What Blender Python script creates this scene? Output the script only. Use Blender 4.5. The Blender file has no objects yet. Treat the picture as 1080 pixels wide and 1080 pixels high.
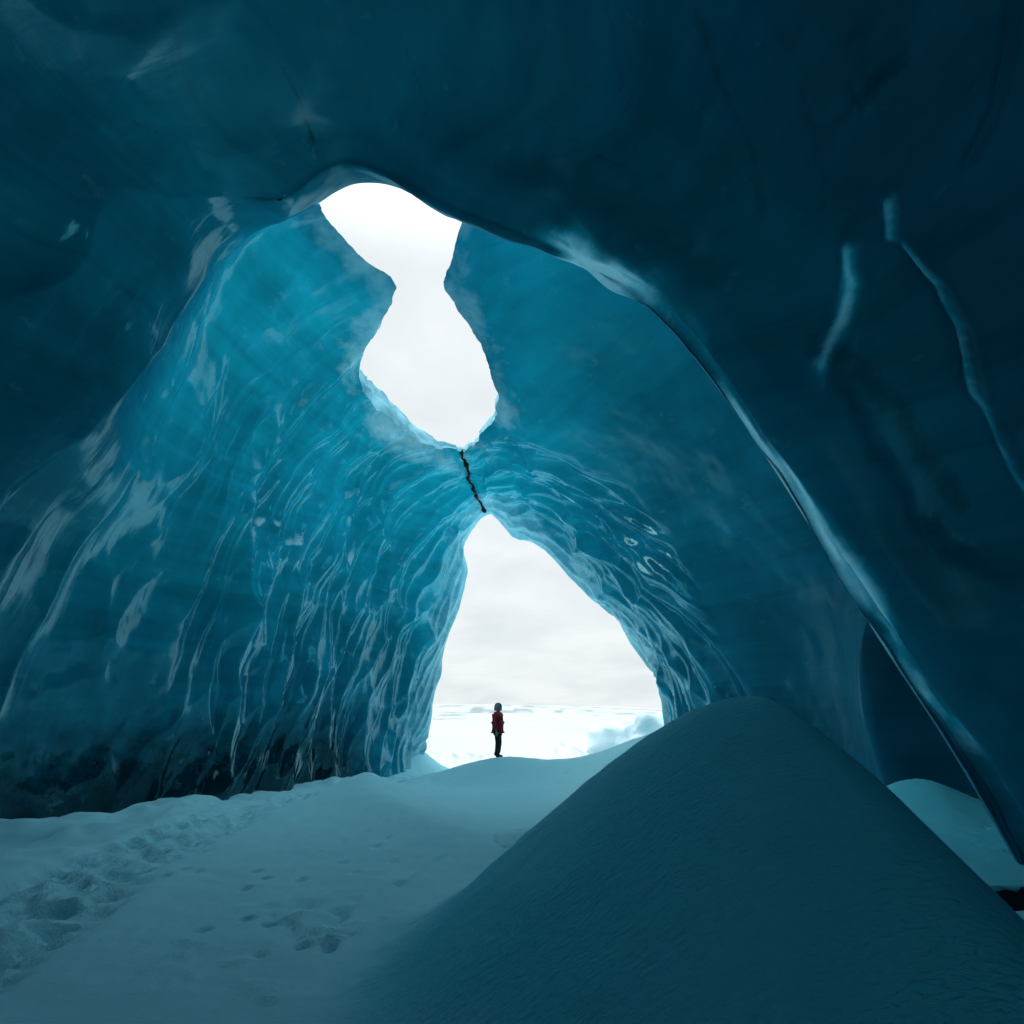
import bpy, math
import numpy as np
from mathutils import Vector, Quaternion

R = math.radians
rng = np.random.default_rng(7)
SC = bpy.context.scene
COL = SC.collection

# ----------------------------------------------------------------- camera model
F_PX, HALF, HOR = 589.0, 540.0, 742.0
TH = math.atan((HOR - HALF) / F_PX)
CT, ST = math.cos(TH), math.sin(TH)
CAM = np.array([0.0, 0.0, 1.7])

def ray(px, py):
    u, v = (px - HALF) / F_PX, (HALF - py) / F_PX
    return np.array([u, CT - v * ST, ST + v * CT])

def P(px, py, Y):
    """point at forward distance Y along the line of sight through a traced outline point"""
    d = ray(px, py)
    q = CAM + d * (Y / d[1])
    return (q[0], q[2])

def project(V):
    d = V - CAM
    w = d[..., 1] * CT + d[..., 2] * ST
    v = -d[..., 1] * ST + d[..., 2] * CT
    w = np.where(w > 0.05, w, 0.05)
    return HALF + F_PX * d[..., 0] / w, HALF - F_PX * v / w

# ----------------------------------------------------------------- noise (numpy)
def _h(ix, iy, iz, s):
    h = (ix.astype(np.int64) * 73856093) ^ (iy.astype(np.int64) * 19349663) ^ (iz.astype(np.int64) * 83492791) ^ (s * 2654435761)
    h = (h ^ (h >> 13)) * 1274126177
    h = (h ^ (h >> 16)) & 0xFFFFFF
    return h / float(0xFFFFFF)

def vnoise(x, y, z, s=0):
    ix, iy, iz = np.floor(x), np.floor(y), np.floor(z)
    fx, fy, fz = x - ix, y - iy, z - iz
    q = lambda t: t * t * t * (t * (t * 6 - 15) + 10)
    fx, fy, fz = q(fx), q(fy), q(fz)
    r = 0
    for dx in (0, 1):
        wx = fx if dx else 1 - fx
        for dy in (0, 1):
            wy = fy if dy else 1 - fy
            for dz in (0, 1):
                wz = fz if dz else 1 - fz
                r = r + wx * wy * wz * _h(ix + dx, iy + dy, iz + dz, s)
    return r * 2 - 1

def fbm(x, y, z=None, octv=4, s=0, gain=0.5):
    if z is None:
        z = np.zeros_like(x)
    r, a, f = 0, 1.0, 1.0
    for i in range(octv):
        r = r + a * vnoise(x * f + 11.3 * i, y * f + 5.7 * i, z * f, s + i)
        a *= gain
        f *= 2.03
    return r

def voronoi(a, b, s=0):
    """F1, F2 and a random value of the nearest cell, in 2D"""
    ia, ib = np.floor(a), np.floor(b)
    f1 = np.full(a.shape, 9.0)
    f2 = np.full(a.shape, 9.0)
    cid = np.zeros(a.shape)
    z = np.zeros_like(ia)
    for da in (-1, 0, 1):
        for db in (-1, 0, 1):
            ca, cb = ia + da, ib + db
            pa = ca + 0.1 + 0.8 * _h(ca, cb, z, s + 1)
            pb = cb + 0.1 + 0.8 * _h(ca, cb, z, s + 2)
            d = np.hypot(a - pa, b - pb)
            rv = _h(ca, cb, z, s + 3)
            closer = d < f1
            f2 = np.where(closer, f1, np.minimum(f2, d))
            cid = np.where(closer, rv, cid)
            f1 = np.where(closer, d, f1)
    return f1, f2, cid

def sstep(e0, e1, x):
    t = np.clip((x - e0) / (e1 - e0), 0, 1)
    return t * t * (3 - 2 * t)

def seg_dist(px, py, poly, closed=False):
    d = np.full(px.shape, 1e9)
    n = len(poly)
    for i in range(n if closed else n - 1):
        ax, ay = poly[i][:2]
        bx, by = poly[(i + 1) % n][:2]
        vx, vy = bx - ax, by - ay
        t = np.clip(((px - ax) * vx + (py - ay) * vy) / (vx * vx + vy * vy + 1e-12), 0, 1)
        d = np.minimum(d, np.hypot(px - ax - t * vx, py - ay - t * vy))
    return d

def inside(px, py, poly):
    c = np.zeros(px.shape, bool)
    n = len(poly)
    for i in range(n):
        ax, ay = poly[i]
        bx, by = poly[(i + 1) % n]
        m = (ay > py) != (by > py)
        with np.errstate(divide='ignore', invalid='ignore'):
            xi = (bx - ax) * (py - ay) / (by - ay if by != ay else 1e-9) + ax
        c ^= m & (px < xi)
    return c

# ----------------------------------------------------------------- helpers
def tag(o, label=None, cat=None, group=None, kind=None):
    if label: o['label'] = label
    if cat: o['category'] = cat
    if group: o['group'] = group
    if kind: o['kind'] = kind
    return o

def link(o, parent=None):
    COL.objects.link(o)
    if parent is not None:
        o.parent = parent
    return o

def mesh_np(name, verts, faces, mat, parent=None, normals=None, smooth=True, uv=None, attrs=None):
    me = bpy.data.meshes.new(name)
    verts = np.asarray(verts, np.float32)
    faces = np.asarray(faces, np.int32)
    k = faces.shape[1]
    me.vertices.add(len(verts)); me.vertices.foreach_set('co', verts.ravel())
    me.loops.add(faces.size); me.loops.foreach_set('vertex_index', faces.ravel())
    me.polygons.add(len(faces))
    me.polygons.foreach_set('loop_start', np.arange(0, faces.size, k, dtype=np.int32))
    me.update(calc_edges=True)
    if smooth:
        me.polygons.foreach_set('use_smooth', np.ones(len(faces), bool))
    if uv is not None:
        l = me.uv_layers.new(name='flow')
        l.data.foreach_set('uv', np.asarray(uv, np.float32)[faces.ravel()].ravel())
    for an, av in (attrs or {}).items():
        a = me.attributes.new(an, 'FLOAT', 'POINT')
        a.data.foreach_set('value', np.asarray(av, np.float32))
    me.validate()
    if normals is not None:
        me.normals_split_custom_set_from_vertices(np.asarray(normals, np.float32))
    me.materials.append(mat)
    return link(bpy.data.objects.new(name, me), parent)

def compact(V, faces, extra=()):
    used = np.unique(faces)
    m = np.full(len(V), -1, np.int64)
    m[used] = np.arange(len(used))
    return V[used], m[faces], [e[used] for e in extra]

class N:
    """tiny node helper"""
    def __init__(self, tree):
        self.t = tree
    def __call__(self, typ, **kw):
        n = self.t.nodes.new('ShaderNode' + typ)
        for k, v in kw.items():
            if k.startswith('i_'):
                key = k[2:]
                n.inputs[int(key) if key.isdigit() else key.replace('_', ' ')].default_value = v
            else:
                setattr(n, k, v)
        return n
    def l(self, a, b):
        self.t.links.new(a, b)

def new_mat(name):
    m = bpy.data.materials.new(name)
    m.use_nodes = True
    m.node_tree.nodes.clear()
    return m, N(m.node_tree)

def simple_mat(name, col, rough=0.7, noise=0.0, scale=20.0):
    m, n = new_mat(name)
    out = n('OutputMaterial')
    p = n('BsdfPrincipled')
    p.inputs['Roughness'].default_value = rough
    if noise:
        tc = n('TexCoord')
        tx = n('TexNoise', i_Scale=scale, i_Detail=4.0)
        n.l(tc.outputs['Object'], tx.inputs['Vector'])
        mx = n('Mix', data_type='RGBA')
        mx.inputs[6].default_value = (*[c * (1 - noise) for c in col], 1)
        mx.inputs[7].default_value = (*[min(1, c * (1 + noise)) for c in col], 1)
        n.l(tx.outputs['Fac'], mx.inputs[0])
        n.l(mx.outputs[2], p.inputs['Base Color'])
        b = n('Bump', i_Strength=0.3, i_Distance=0.02)
        n.l(tx.outputs['Fac'], b.inputs['Height'])
        n.l(b.outputs['Normal'], p.inputs['Normal'])
    else:
        p.inputs['Base Color'].default_value = (*col, 1)
    n.l(p.outputs[0], out.inputs[0])
    return m

# ----------------------------------------------------------------- materials
ICE_D = (0.008, 0.165, 0.25)
ICE_T = (0.006, 0.42, 0.62)

def make_ice():
    m, n = new_mat('glacier_ice')
    out = n('OutputMaterial')
    tc = n('TexCoord')
    uv = n('UVMap', uv_map='flow')
    # sediment bands: thin, nearly level layers in the ice
    mp = n('Mapping'); mp.inputs['Scale'].default_value = (0.10, 0.10, 2.6)
    mp.inputs['Rotation'].default_value = (R(4), R(-5), 0)
    n.l(tc.outputs['Object'], mp.inputs['Vector'])
    band = n('TexNoise', i_Scale=1.0, i_Detail=7.0, i_Roughness=0.65, i_Distortion=0.6)
    n.l(mp.outputs[0], band.inputs['Vector'])
    bandr = n('MapRange'); bandr.inputs[1].default_value = 0.30; bandr.inputs[2].default_value = 0.62
    bandr.inputs[3].default_value = 0.78; bandr.inputs[4].default_value = 1.04
    n.l(band.outputs['Fac'], bandr.inputs[0])
    # cloudy bubbles
    cl = n('TexNoise', i_Scale=0.35, i_Detail=6.0, i_Roughness=0.6)
    n.l(tc.outputs['Object'], cl.inputs['Vector'])
    clr = n('MapRange'); clr.inputs[1].default_value = 0.3; clr.inputs[2].default_value = 0.75
    clr.inputs[3].default_value = 0.72; clr.inputs[4].default_value = 1.25
    n.l(cl.outputs['Fac'], clr.inputs[0])
    gr = n('Attribute', attribute_name='grime_shade')
    gn = n('TexNoise', i_Scale=3.0, i_Detail=8.0, i_Roughness=0.75)
    n.l(tc.outputs['Object'], gn.inputs['Vector'])
    gm = n('Math', operation='MULTIPLY_ADD')      # grime and painted shade, broken up by noise
    n.l(gr.outputs['Fac'], gm.inputs[0]); gm.inputs[1].default_value = 1.0
    gs = n('Math', operation='SUBTRACT'); gs.inputs[1].default_value = 0.62
    n.l(gn.outputs['Fac'], gs.inputs[0]); n.l(gs.outputs[0], gm.inputs[2])
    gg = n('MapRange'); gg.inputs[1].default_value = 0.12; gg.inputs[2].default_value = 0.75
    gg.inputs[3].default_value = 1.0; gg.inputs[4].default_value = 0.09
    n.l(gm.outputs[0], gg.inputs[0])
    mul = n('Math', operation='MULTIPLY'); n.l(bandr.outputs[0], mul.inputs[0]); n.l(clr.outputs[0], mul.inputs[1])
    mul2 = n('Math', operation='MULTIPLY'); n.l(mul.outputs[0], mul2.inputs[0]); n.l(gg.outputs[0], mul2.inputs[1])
    def tint(col):
        c = n('Mix', data_type='RGBA', blend_type='MULTIPLY'); c.inputs[0].default_value = 1
        c.inputs[6].default_value = (*col, 1)
        comb = n('CombineColor')
        for i in range(3):
            n.l(mul2.outputs[0], comb.inputs[i])
        n.l(comb.outputs[0], c.inputs[7])
        return c
    cd, ct = tint(ICE_D), tint(ICE_T)
    # fine relief: streaks along the flow, dimples
    m1 = n('Mapping'); m1.inputs['Scale'].default_value = (5.0, 0.9, 1)
    n.l(uv.outputs[0], m1.inputs['Vector'])
    s1 = n('TexNoise', i_Scale=1.0, i_Detail=5.0, i_Roughness=0.55, i_Distortion=0.4)
    n.l(m1.outputs[0], s1.inputs['Vector'])
    s2 = n('TexNoise', i_Scale=2.2, i_Detail=3.0, i_Roughness=0.5)
    n.l(tc.outputs['Object'], s2.inputs['Vector'])
    sca = n('Attribute', attribute_name='scallop')
    sm_ = n('Math', operation='MULTIPLY'); n.l(s1.outputs['Fac'], sm_.inputs[0]); n.l(sca.outputs['Fac'], sm_.inputs[1])
    b1 = n('Bump', i_Strength=0.4, i_Distance=0.03); n.l(sm_.outputs[0], b1.inputs['Height'])
    b2 = n('Bump', i_Strength=0.15, i_Distance=0.08); n.l(s2.outputs['Fac'], b2.inputs['Height'])
    n.l(b1.outputs[0], b2.inputs['Normal'])
    fra = n('Attribute', attribute_name='frost_glint')
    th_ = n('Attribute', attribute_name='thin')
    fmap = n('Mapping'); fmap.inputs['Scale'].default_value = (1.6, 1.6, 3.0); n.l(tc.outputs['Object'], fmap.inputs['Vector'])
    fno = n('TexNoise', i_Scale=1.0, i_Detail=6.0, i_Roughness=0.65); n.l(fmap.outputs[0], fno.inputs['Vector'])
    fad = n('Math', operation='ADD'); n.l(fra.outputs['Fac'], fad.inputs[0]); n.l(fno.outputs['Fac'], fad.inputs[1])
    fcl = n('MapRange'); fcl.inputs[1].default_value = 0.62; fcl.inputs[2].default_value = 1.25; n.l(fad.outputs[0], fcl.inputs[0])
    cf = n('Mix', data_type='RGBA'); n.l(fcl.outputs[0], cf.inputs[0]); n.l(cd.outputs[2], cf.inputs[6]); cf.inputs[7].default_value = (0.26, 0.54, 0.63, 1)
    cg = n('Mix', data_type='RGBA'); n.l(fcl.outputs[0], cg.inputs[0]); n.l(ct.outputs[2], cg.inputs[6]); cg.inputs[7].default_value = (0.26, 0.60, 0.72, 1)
    df = n('BsdfDiffuse'); n.l(cf.outputs[2], df.inputs['Color']); n.l(b1.outputs[0], df.inputs['Normal'])
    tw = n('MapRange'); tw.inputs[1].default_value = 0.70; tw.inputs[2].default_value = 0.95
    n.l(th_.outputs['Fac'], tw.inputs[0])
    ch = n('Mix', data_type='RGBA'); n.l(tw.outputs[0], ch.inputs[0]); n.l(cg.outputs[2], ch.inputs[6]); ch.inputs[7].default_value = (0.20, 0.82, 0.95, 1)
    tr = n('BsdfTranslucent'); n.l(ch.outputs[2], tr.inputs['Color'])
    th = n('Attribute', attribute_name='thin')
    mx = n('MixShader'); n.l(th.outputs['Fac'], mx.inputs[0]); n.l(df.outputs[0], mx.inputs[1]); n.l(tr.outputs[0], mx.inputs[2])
    gl = n('BsdfGlossy', i_Roughness=0.2); gl.inputs['Color'].default_value = (0.40, 0.86, 1, 1)
    n.l(b2.outputs[0], gl.inputs['Normal'])
    rr = n('MapRange'); rr.inputs[3].default_value = 0.34; rr.inputs[4].default_value = 0.08
    n.l(sca.outputs['Fac'], rr.inputs[0]); n.l(rr.outputs[0], gl.inputs['Roughness'])
    fr = n('Fresnel', i_IOR=1.72); n.l(b2.outputs[0], fr.inputs['Normal'])
    gk = n('MapRange'); gk.inputs[3].default_value = 0.32; gk.inputs[4].default_value = 1.0
    n.l(sca.outputs['Fac'], gk.inputs[0])
    gm2 = n('Math', operation='MULTIPLY'); n.l(fr.outputs[0], gm2.inputs[0]); n.l(gk.outputs[0], gm2.inputs[1])
    mg = n('MixShader'); n.l(gm2.outputs[0], mg.inputs[0]); n.l(mx.outputs[0], mg.inputs[1]); n.l(gl.outputs[0], mg.inputs[2])
    n.l(mg.outputs[0], out.inputs[0])
    return m

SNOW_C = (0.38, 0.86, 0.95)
SHADED_SNOW_C = (0.09, 0.62, 0.75)  # snow colour with shade painted in, for the mound and side passage

def make_snow():
    m, n = new_mat('snow')
    out = n('OutputMaterial')
    tc = n('TexCoord')
    p = n('BsdfPrincipled')
    p.inputs['Roughness'].default_value = 0.85
    p.inputs['Specular IOR Level'].default_value = 0.15
    big = n('TexNoise', i_Scale=0.6, i_Detail=5.0)
    n.l(tc.outputs['Object'], big.inputs['Vector'])
    mx = n('Mix', data_type='RGBA')
    mx.inputs[6].default_value = (*[c * 0.95 for c in SNOW_C], 1)
    mx.inputs[7].default_value = (*[min(1, c * 1.04) for c in SNOW_C], 1)
    n.l(big.outputs['Fac'], mx.inputs[0])
    fa = n('Attribute', attribute_name='snow_shade')
    fx = n('Mix', data_type='RGBA'); n.l(fa.outputs['Fac'], fx.inputs[0]); n.l(mx.outputs[2], fx.inputs[6]); fx.inputs[7].default_value = (*SHADED_SNOW_C, 1)
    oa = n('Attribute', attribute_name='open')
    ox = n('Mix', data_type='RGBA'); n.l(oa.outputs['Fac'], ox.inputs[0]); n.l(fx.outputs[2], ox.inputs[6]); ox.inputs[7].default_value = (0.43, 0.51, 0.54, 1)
    rk = n('Attribute', attribute_name='rock')
    mr = n('Mix', data_type='RGBA')
    n.l(rk.outputs['Fac'], mr.inputs[0]); n.l(ox.outputs[2], mr.inputs[6])
    mr.inputs[7].default_value = (0.06, 0.075, 0.09, 1)
    n.l(mr.outputs[2], p.inputs['Base Color'])
    # wind ripples: short crests lying across the wind
    mp = n('Mapping'); mp.inputs['Rotation'].default_value = (0, 0, R(-24)); mp.inputs['Scale'].default_value = (15, 46, 15)
    n.l(tc.outputs['Object'], mp.inputs['Vector'])
    rp = n('TexNoise', i_Scale=1.0, i_Detail=2.5, i_Roughness=0.5, i_Distortion=0.5)
    n.l(mp.outputs[0], rp.inputs['Vector'])
    ra = n('Attribute', attribute_name='ripple')
    rm = n('Math', operation='MULTIPLY'); n.l(rp.outputs['Fac'], rm.inputs[0]); n.l(ra.outputs['Fac'], rm.inputs[1])
    b1 = n('Bump', i_Strength=1.0, i_Distance=0.030); n.l(rm.outputs[0], b1.inputs['Height'])
    ro = n('Attribute', attribute_name='rough')
    rt = n('TexNoise', i_Scale=9.0, i_Detail=5.0, i_Roughness=0.65); n.l(tc.outputs['Object'], rt.inputs['Vector'])
    rx = n('Math', operation='MULTIPLY'); n.l(rt.outputs['Fac'], rx.inputs[0]); n.l(ro.outputs['Fac'], rx.inputs[1])
    b3 = n('Bump', i_Strength=0.8, i_Distance=0.05); n.l(rx.outputs[0], b3.inputs['Height']); n.l(b1.outputs[0], b3.inputs['Normal'])
    fn = n('TexNoise', i_Scale=55.0, i_Detail=4.0, i_Roughness=0.65); n.l(tc.outputs['Object'], fn.inputs['Vector'])
    b2 = n('Bump', i_Strength=0.55, i_Distance=0.006); n.l(fn.outputs['Fac'], b2.inputs['Height']); n.l(b3.outputs[0], b2.inputs['Normal'])
    n.l(b2.outputs[0], p.inputs['Normal'])
    n.l(p.outputs[0], out.inputs[0])
    return m

FRESH = simple_mat('fresh_snow', (0.70, 0.86, 0.91), 0.9, 0.04, 7)
ICE = make_ice()
SNOW = make_snow()
ASH = simple_mat('black_ash', (0.008, 0.008, 0.008), 0.9, 0.5, 30)
RED = simple_mat('red_fabric', (0.42, 0.010, 0.022), 0.75, 0.25, 12)
DARK = simple_mat('black_fabric', (0.012, 0.013, 0.016), 0.8, 0.2, 15)
HOODM = simple_mat('grey_knit', (0.22, 0.24, 0.26), 0.9, 0.25, 40)
SKIN = simple_mat('skin', (0.42, 0.26, 0.19), 0.55)

# ----------------------------------------------------------------- the cave: lofted rings
RINGS = []     # (Y, 15 x (x, z))  from the left foot over the roof to the right foot
hall = [(-9.5, -2), (-9.4, 1), (-9.0, 3.8), (-8.2, 6), (-7.2, 7.9), (-6, 9.3), (-4.6, 10.2), (-2.9, 10.6),
        (-.9, 10.5), (1.2, 9.9), (3.2, 8.8), (5, 7), (6.2, 4.6), (7, 2), (7.3, -2)]
def scaled(r, k, cx=-1.0, cz=1.5):
    return [(cx + (x - cx) * k, cz + (z - cz) * k if z > cz else z) for x, z in r]
RINGS.append((-7.5, scaled(hall, 0.25)))
RINGS.append((-6.5, scaled(hall, 0.6)))
RINGS.append((-4.0, scaled(hall, 0.86)))
RINGS.append((-0.5, scaled(hall, 0.98)))
RINGS.append((3.0, hall))
RINGS.append((6.0, [(-9.4, -2), (-9.2, 1), (-8.6, 3.8), (-7.6, 6), (-6.6, 8), (-5.6, 9.6), (-4.4, 10.4), (-2.9, 10.9),
                    (-1, 10.7), (.8, 10.1), (2.6, 9), (4.2, 7.2), (5.4, 4.8), (6.2, 2), (6.5, -2)]))
rib = [(-8.9, -2), (-8.3, 1.2)] + [P(x, y, 7.8) for x, y in
       ((20, 540), (130, 450), (190, 330), (245, 240), (302, 222), (372, 183), (480, 232), (575, 270), (670, 322),
        (775, 445), (910, 660), (1015, 812))] + [(6.75, -2.0)]
ch10 = [(-7.9, -2.2), (-7.9, 1), (-7.6, 3.6), (-7.2, 6), (-6.8, 8.3), (-6.2, 10.2), (-4.9, 12), (-2.7, 13.2), (-.6, 12.8),
        (1.8, 12), (4.1, 10.8), (6.4, 8.9), (8.2, 5.2), (15.5, 2.2), (17, -2.5)]
def outset(r, ks):
    o = []
    for i, (x, z) in enumerate(r):
        a, b = r[max(i - 1, 0)], r[min(i + 1, len(r) - 1)]
        tx, tz = b[0] - a[0], b[1] - a[1]
        L = math.hypot(tx, tz)
        o.append((x - tz / L * ks[i], z + tx / L * ks[i]))
    return o
r6 = RINGS[-1][1]
def pre(yy, ks):
    o = outset(rib, ks)
    f = (7.7 - yy) / 1.7
    for i in range(8):
        wl = 1.0 if i < 6 else (0.7 if i == 6 else 0.35)          # the left side runs smoothly into the hall, without an edge
        lx, lz = rib[i][0] * (1 - f) + r6[i][0] * f, rib[i][1] * (1 - f) + r6[i][1] * f
        o[i] = (o[i][0] * (1 - wl) + lx * wl, o[i][1] * (1 - wl) + lz * wl)
    return o
RINGS.append((6.9, pre(6.9, [.45, .4, .35, .3, .3, .3, .3, .3, .26, .22, .20, .20, .20, .22, .3])))
for yy, kk in ((7.25, 1), (7.4, .66), (7.55, .33)):
    RINGS.append((yy, pre(yy, [kk * k for k in [.3, .3, .25, .2, .2, .2, .2, .2, .18, .05, -.04, -.05, -.05, -.03, .08]])))
RINGS.append((7.7, rib))
RINGS.append((8.5, [(a[0] * .72 + b[0] * .28, a[1] * .72 + b[1] * .28) for a, b in zip(rib, ch10)]))
RINGS.append((10.0, ch10))
r125 = [(-6.9, -2.5), (-6.9, .8), (-6.95, 3.2), (-6.9, 5.5), (-6.6, 7.8), (-6, 9.8), (-4.6, 11.6), (-2.5, 12.8),
                     (-.8, 12.3), (1.2, 11.4), (3.4, 10.2), (5.4, 8.4), (8.0, 5.6), (7.55, 2.8), (7.7, -2.5)]
r117 = [(a[0] * .75 + b[0] * .25, a[1] * .75 + b[1] * .25) for a, b in zip(r125, ch10)]
r117[12:] = [(8.7, 5.2), (8.0, 2.4), (8.3, -2.5)]
RINGS.append((11.7, r117))
RINGS.append((12.5, r125))
RINGS.append((16.0, [(-5.9, -2.5), (-5.95, .6), (-6, 2.8), (-6, 5), (-5.8, 7.3), (-5.2, 9.4), (-4.1, 11.2), (-2.3, 12.2),
                     (-.8, 11.7), (1, 10.8), (2.9, 9.5), (4.9, 7.8), (6.8, 5.3), (8.2, 2.4), (8.7, -2.5)]))
RINGS.append((20.0, [(-4.5, -2.5), (-4.65, .3), (-4.8, 2.5), (-4.8, 4.5), (-4.5, 6.6), (-3.9, 8.5), (-3, 10.1), (-1.6, 11.1),
                     (-.6, 10.9), (.7, 10.1), (2.2, 8.9), (3.7, 7.1), (5, 4.8), (6, 2.2), (6.5, -2.5)]))
mouth = [P(x, y, 24) for x, y in ((436, 880), (443, 800), (452, 770), (460, 713), (473, 660), (488, 605), (489, 568), (514, 541),
         (535, 553), (572, 577), (620, 623), (653, 653), (687, 700), (702, 733), (705, 830))]
RINGS.append((24.0, mouth))
def flare(r, k):
    return [(0.6 + (x - 0.6) * k, -1 + (z + 1) * k if z > -1 else z) for x, z in r]
RINGS.append((25.2, flare(mouth, 1.07)))
RINGS.append((26.6, flare(mouth, 1.35)))

G = np.array([[(x, Y, z) for x, z in r] for Y, r in RINGS])          # (ns, 15, 3)

def catmull(ctrl, n):
    """resample axis 0 of ctrl to the parameter values n"""
    K = len(ctrl)
    i = np.clip(np.floor(n).astype(int), 0, K - 2)
    t = (n - i)[(...,) + (None,) * (ctrl.ndim - 1)]
    p1, p2 = ctrl[i], ctrl[i + 1]
    p0 = np.where((i > 0)[(...,) + (None,) * (ctrl.ndim - 1)], ctrl[np.maximum(i - 1, 0)], 2 * p1 - p2)
    p3 = np.where((i < K - 2)[(...,) + (None,) * (ctrl.ndim - 1)], ctrl[np.minimum(i + 2, K - 1)], 2 * p2 - p1)
    return 0.5 * (2 * p1 + (p2 - p0) * t + (2 * p0 - 5 * p1 + 4 * p2 - p3) * t ** 2 + (3 * p1 - p0 - 3 * p2 + p3) * t ** 3)

def even(ctrl_len, sizes, step):
    """parameter values spaced so that the steps are about `step` metres"""
    out = [0.0]
    for k in range(ctrl_len - 1):
        n = max(3, int(round(sizes[k] / step)))
        out += list(k + (np.arange(n) + 1) / n)
    return np.array(out)

S_LEN = np.median(np.linalg.norm(np.diff(G, axis=0), axis=2), axis=1)
T_LEN = np.median(np.linalg.norm(np.diff(G, axis=1), axis=2), axis=0)
spar = np.concatenate([even(6, S_LEN[:5], 0.07), 5 + even(len(RINGS) - 5, S_LEN[5:], 0.05)[1:]])
tpar = even(15, T_LEN, 0.06)
V = catmull(G, spar)                                                  # (S, 15, 3)
V = np.swapaxes(catmull(np.swapaxes(V, 0, 1), tpar), 0, 1)            # (S, T, 3)
NS, NT = V.shape[:2]
_m = (sstep(6.2, 5.0, tpar))[None, :, None]
_p = np.pad(V, ((24, 24), (0, 0), (0, 0)), mode='edge')
_c = np.concatenate([np.zeros((1,) + _p.shape[1:]), np.cumsum(_p, axis=0)])
_b = (_c[49:] - _c[:-49]) / 49.0
_sl = (sstep(5, 5.6, spar) * sstep(14.5, 13, spar))[:, None, None]
V = V * (1 - _m * _sl) + _b * _m * _sl

def grid_normals(V):
    du = np.gradient(V, axis=0); dv = np.gradient(V, axis=1)
    n = np.cross(du, dv)
    return n / (np.linalg.norm(n, axis=2, keepdims=True) + 1e-9)
Nn = grid_normals(V)
if np.mean(Nn[:, NT // 2, 2]) < 0:
    Nn = -Nn                                                          # pointing out of the cave, into the ice
sgn_flip = np.mean(np.cross(np.gradient(V, axis=0), np.gradient(V, axis=1))[:, NT // 2, 2]) < 0
# arc lengths
sa = np.concatenate([[0], np.cumsum(np.median(np.linalg.norm(np.diff(V, axis=0), axis=2), axis=1))])
ta = np.concatenate([[0], np.cumsum(np.median(np.linalg.norm(np.diff(V, axis=1), axis=2), axis=0))])
A, B = np.meshgrid(sa, ta, indexing='ij')
SP, TP = np.meshgrid(spar, tpar, indexing='ij')
X, Y, Z = V[..., 0], V[..., 1], V[..., 2]
PX, PY = project(V)

# --- relief
near = sstep(8.8, 7.2, Y)
left = sstep(7.4, 5.6, TP)
right = sstep(7.6, 9.0, TP)
scal = left * sstep(9.5, 14, Y) * (1 - 0.55 * sstep(3.8, 6.3, TP) * sstep(17, 12, Y)) + 0
band_ln = [(545, 455), (575, 462), (620, 488), (665, 525), (705, 560), (732, 605), (755, 660), (775, 705), (805, 750)]
band_in = inside(PX, PY, band_ln + [(700, 900), (480, 700), (480, 480)])
bd = seg_dist(PX, PY, band_ln)
bsd = np.where(band_in, bd, -bd)
isr = (TP > 7.2) & (Y > 13)
scal = np.where(isr, sstep(-6, 14, bsd), np.clip(scal + sstep(17.5, 20, Y), 0, 1))
wa = 0.55 * fbm(A * 0.35, B * 0.22, octv=3, s=3)
wb = 0.8 * fbm(A * 0.3, B * 0.3, octv=2, s=9)
disp = np.zeros_like(X)
# broad undulation everywhere
disp += 0.28 * fbm(X * 0.22, Y * 0.22, Z * 0.22, octv=3, s=21) * (1 - 0.7 * np.exp(-((Y - 7.9) / 1.2) ** 2))
disp += 0.05 * fbm(X * 0.9, Y * 0.9, Z * 0.9, octv=3, s=31)
tilt = 0.34 * np.abs(B - np.interp(7.0, tpar, ta))
f1, f2, cid = voronoi((A + wa * 1.2 + tilt) / 1.15, (B + wb + 2 * vnoise(A * .9, B * 0, A * 0, 5)) / 3.6, 40)
big = np.minimum(f1, 1.0) ** 2
g1, g2, cid2 = voronoi((A + wa * 0.8 + tilt) / 0.52, (B + wb) / 1.7, 60)
small = np.minimum(g1, 1.0) ** 2
disp -= scal * (0.68 * (big - 0.3) + (0.26 + .12 * isr) * (small - 0.3))
disp -= np.where(isr, 0.15 * np.exp(-((bsd - 6) / 9.0) ** 2) * (0.6 + 0.6 * vnoise(A * .5, B * .8, A * 0, 55)), 0)
# sparse soft folds on the left wall nearer the camera
lw = left * sstep(2, 6, Y) * sstep(14, 10, Y)
h1, h2, _ = voronoi((A + wa * 2.0) / 2.4, (B + wb) / 6.0, 80)
disp -= lw * 0.5 * (np.minimum(h1, 1) ** 2 - .3)
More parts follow.
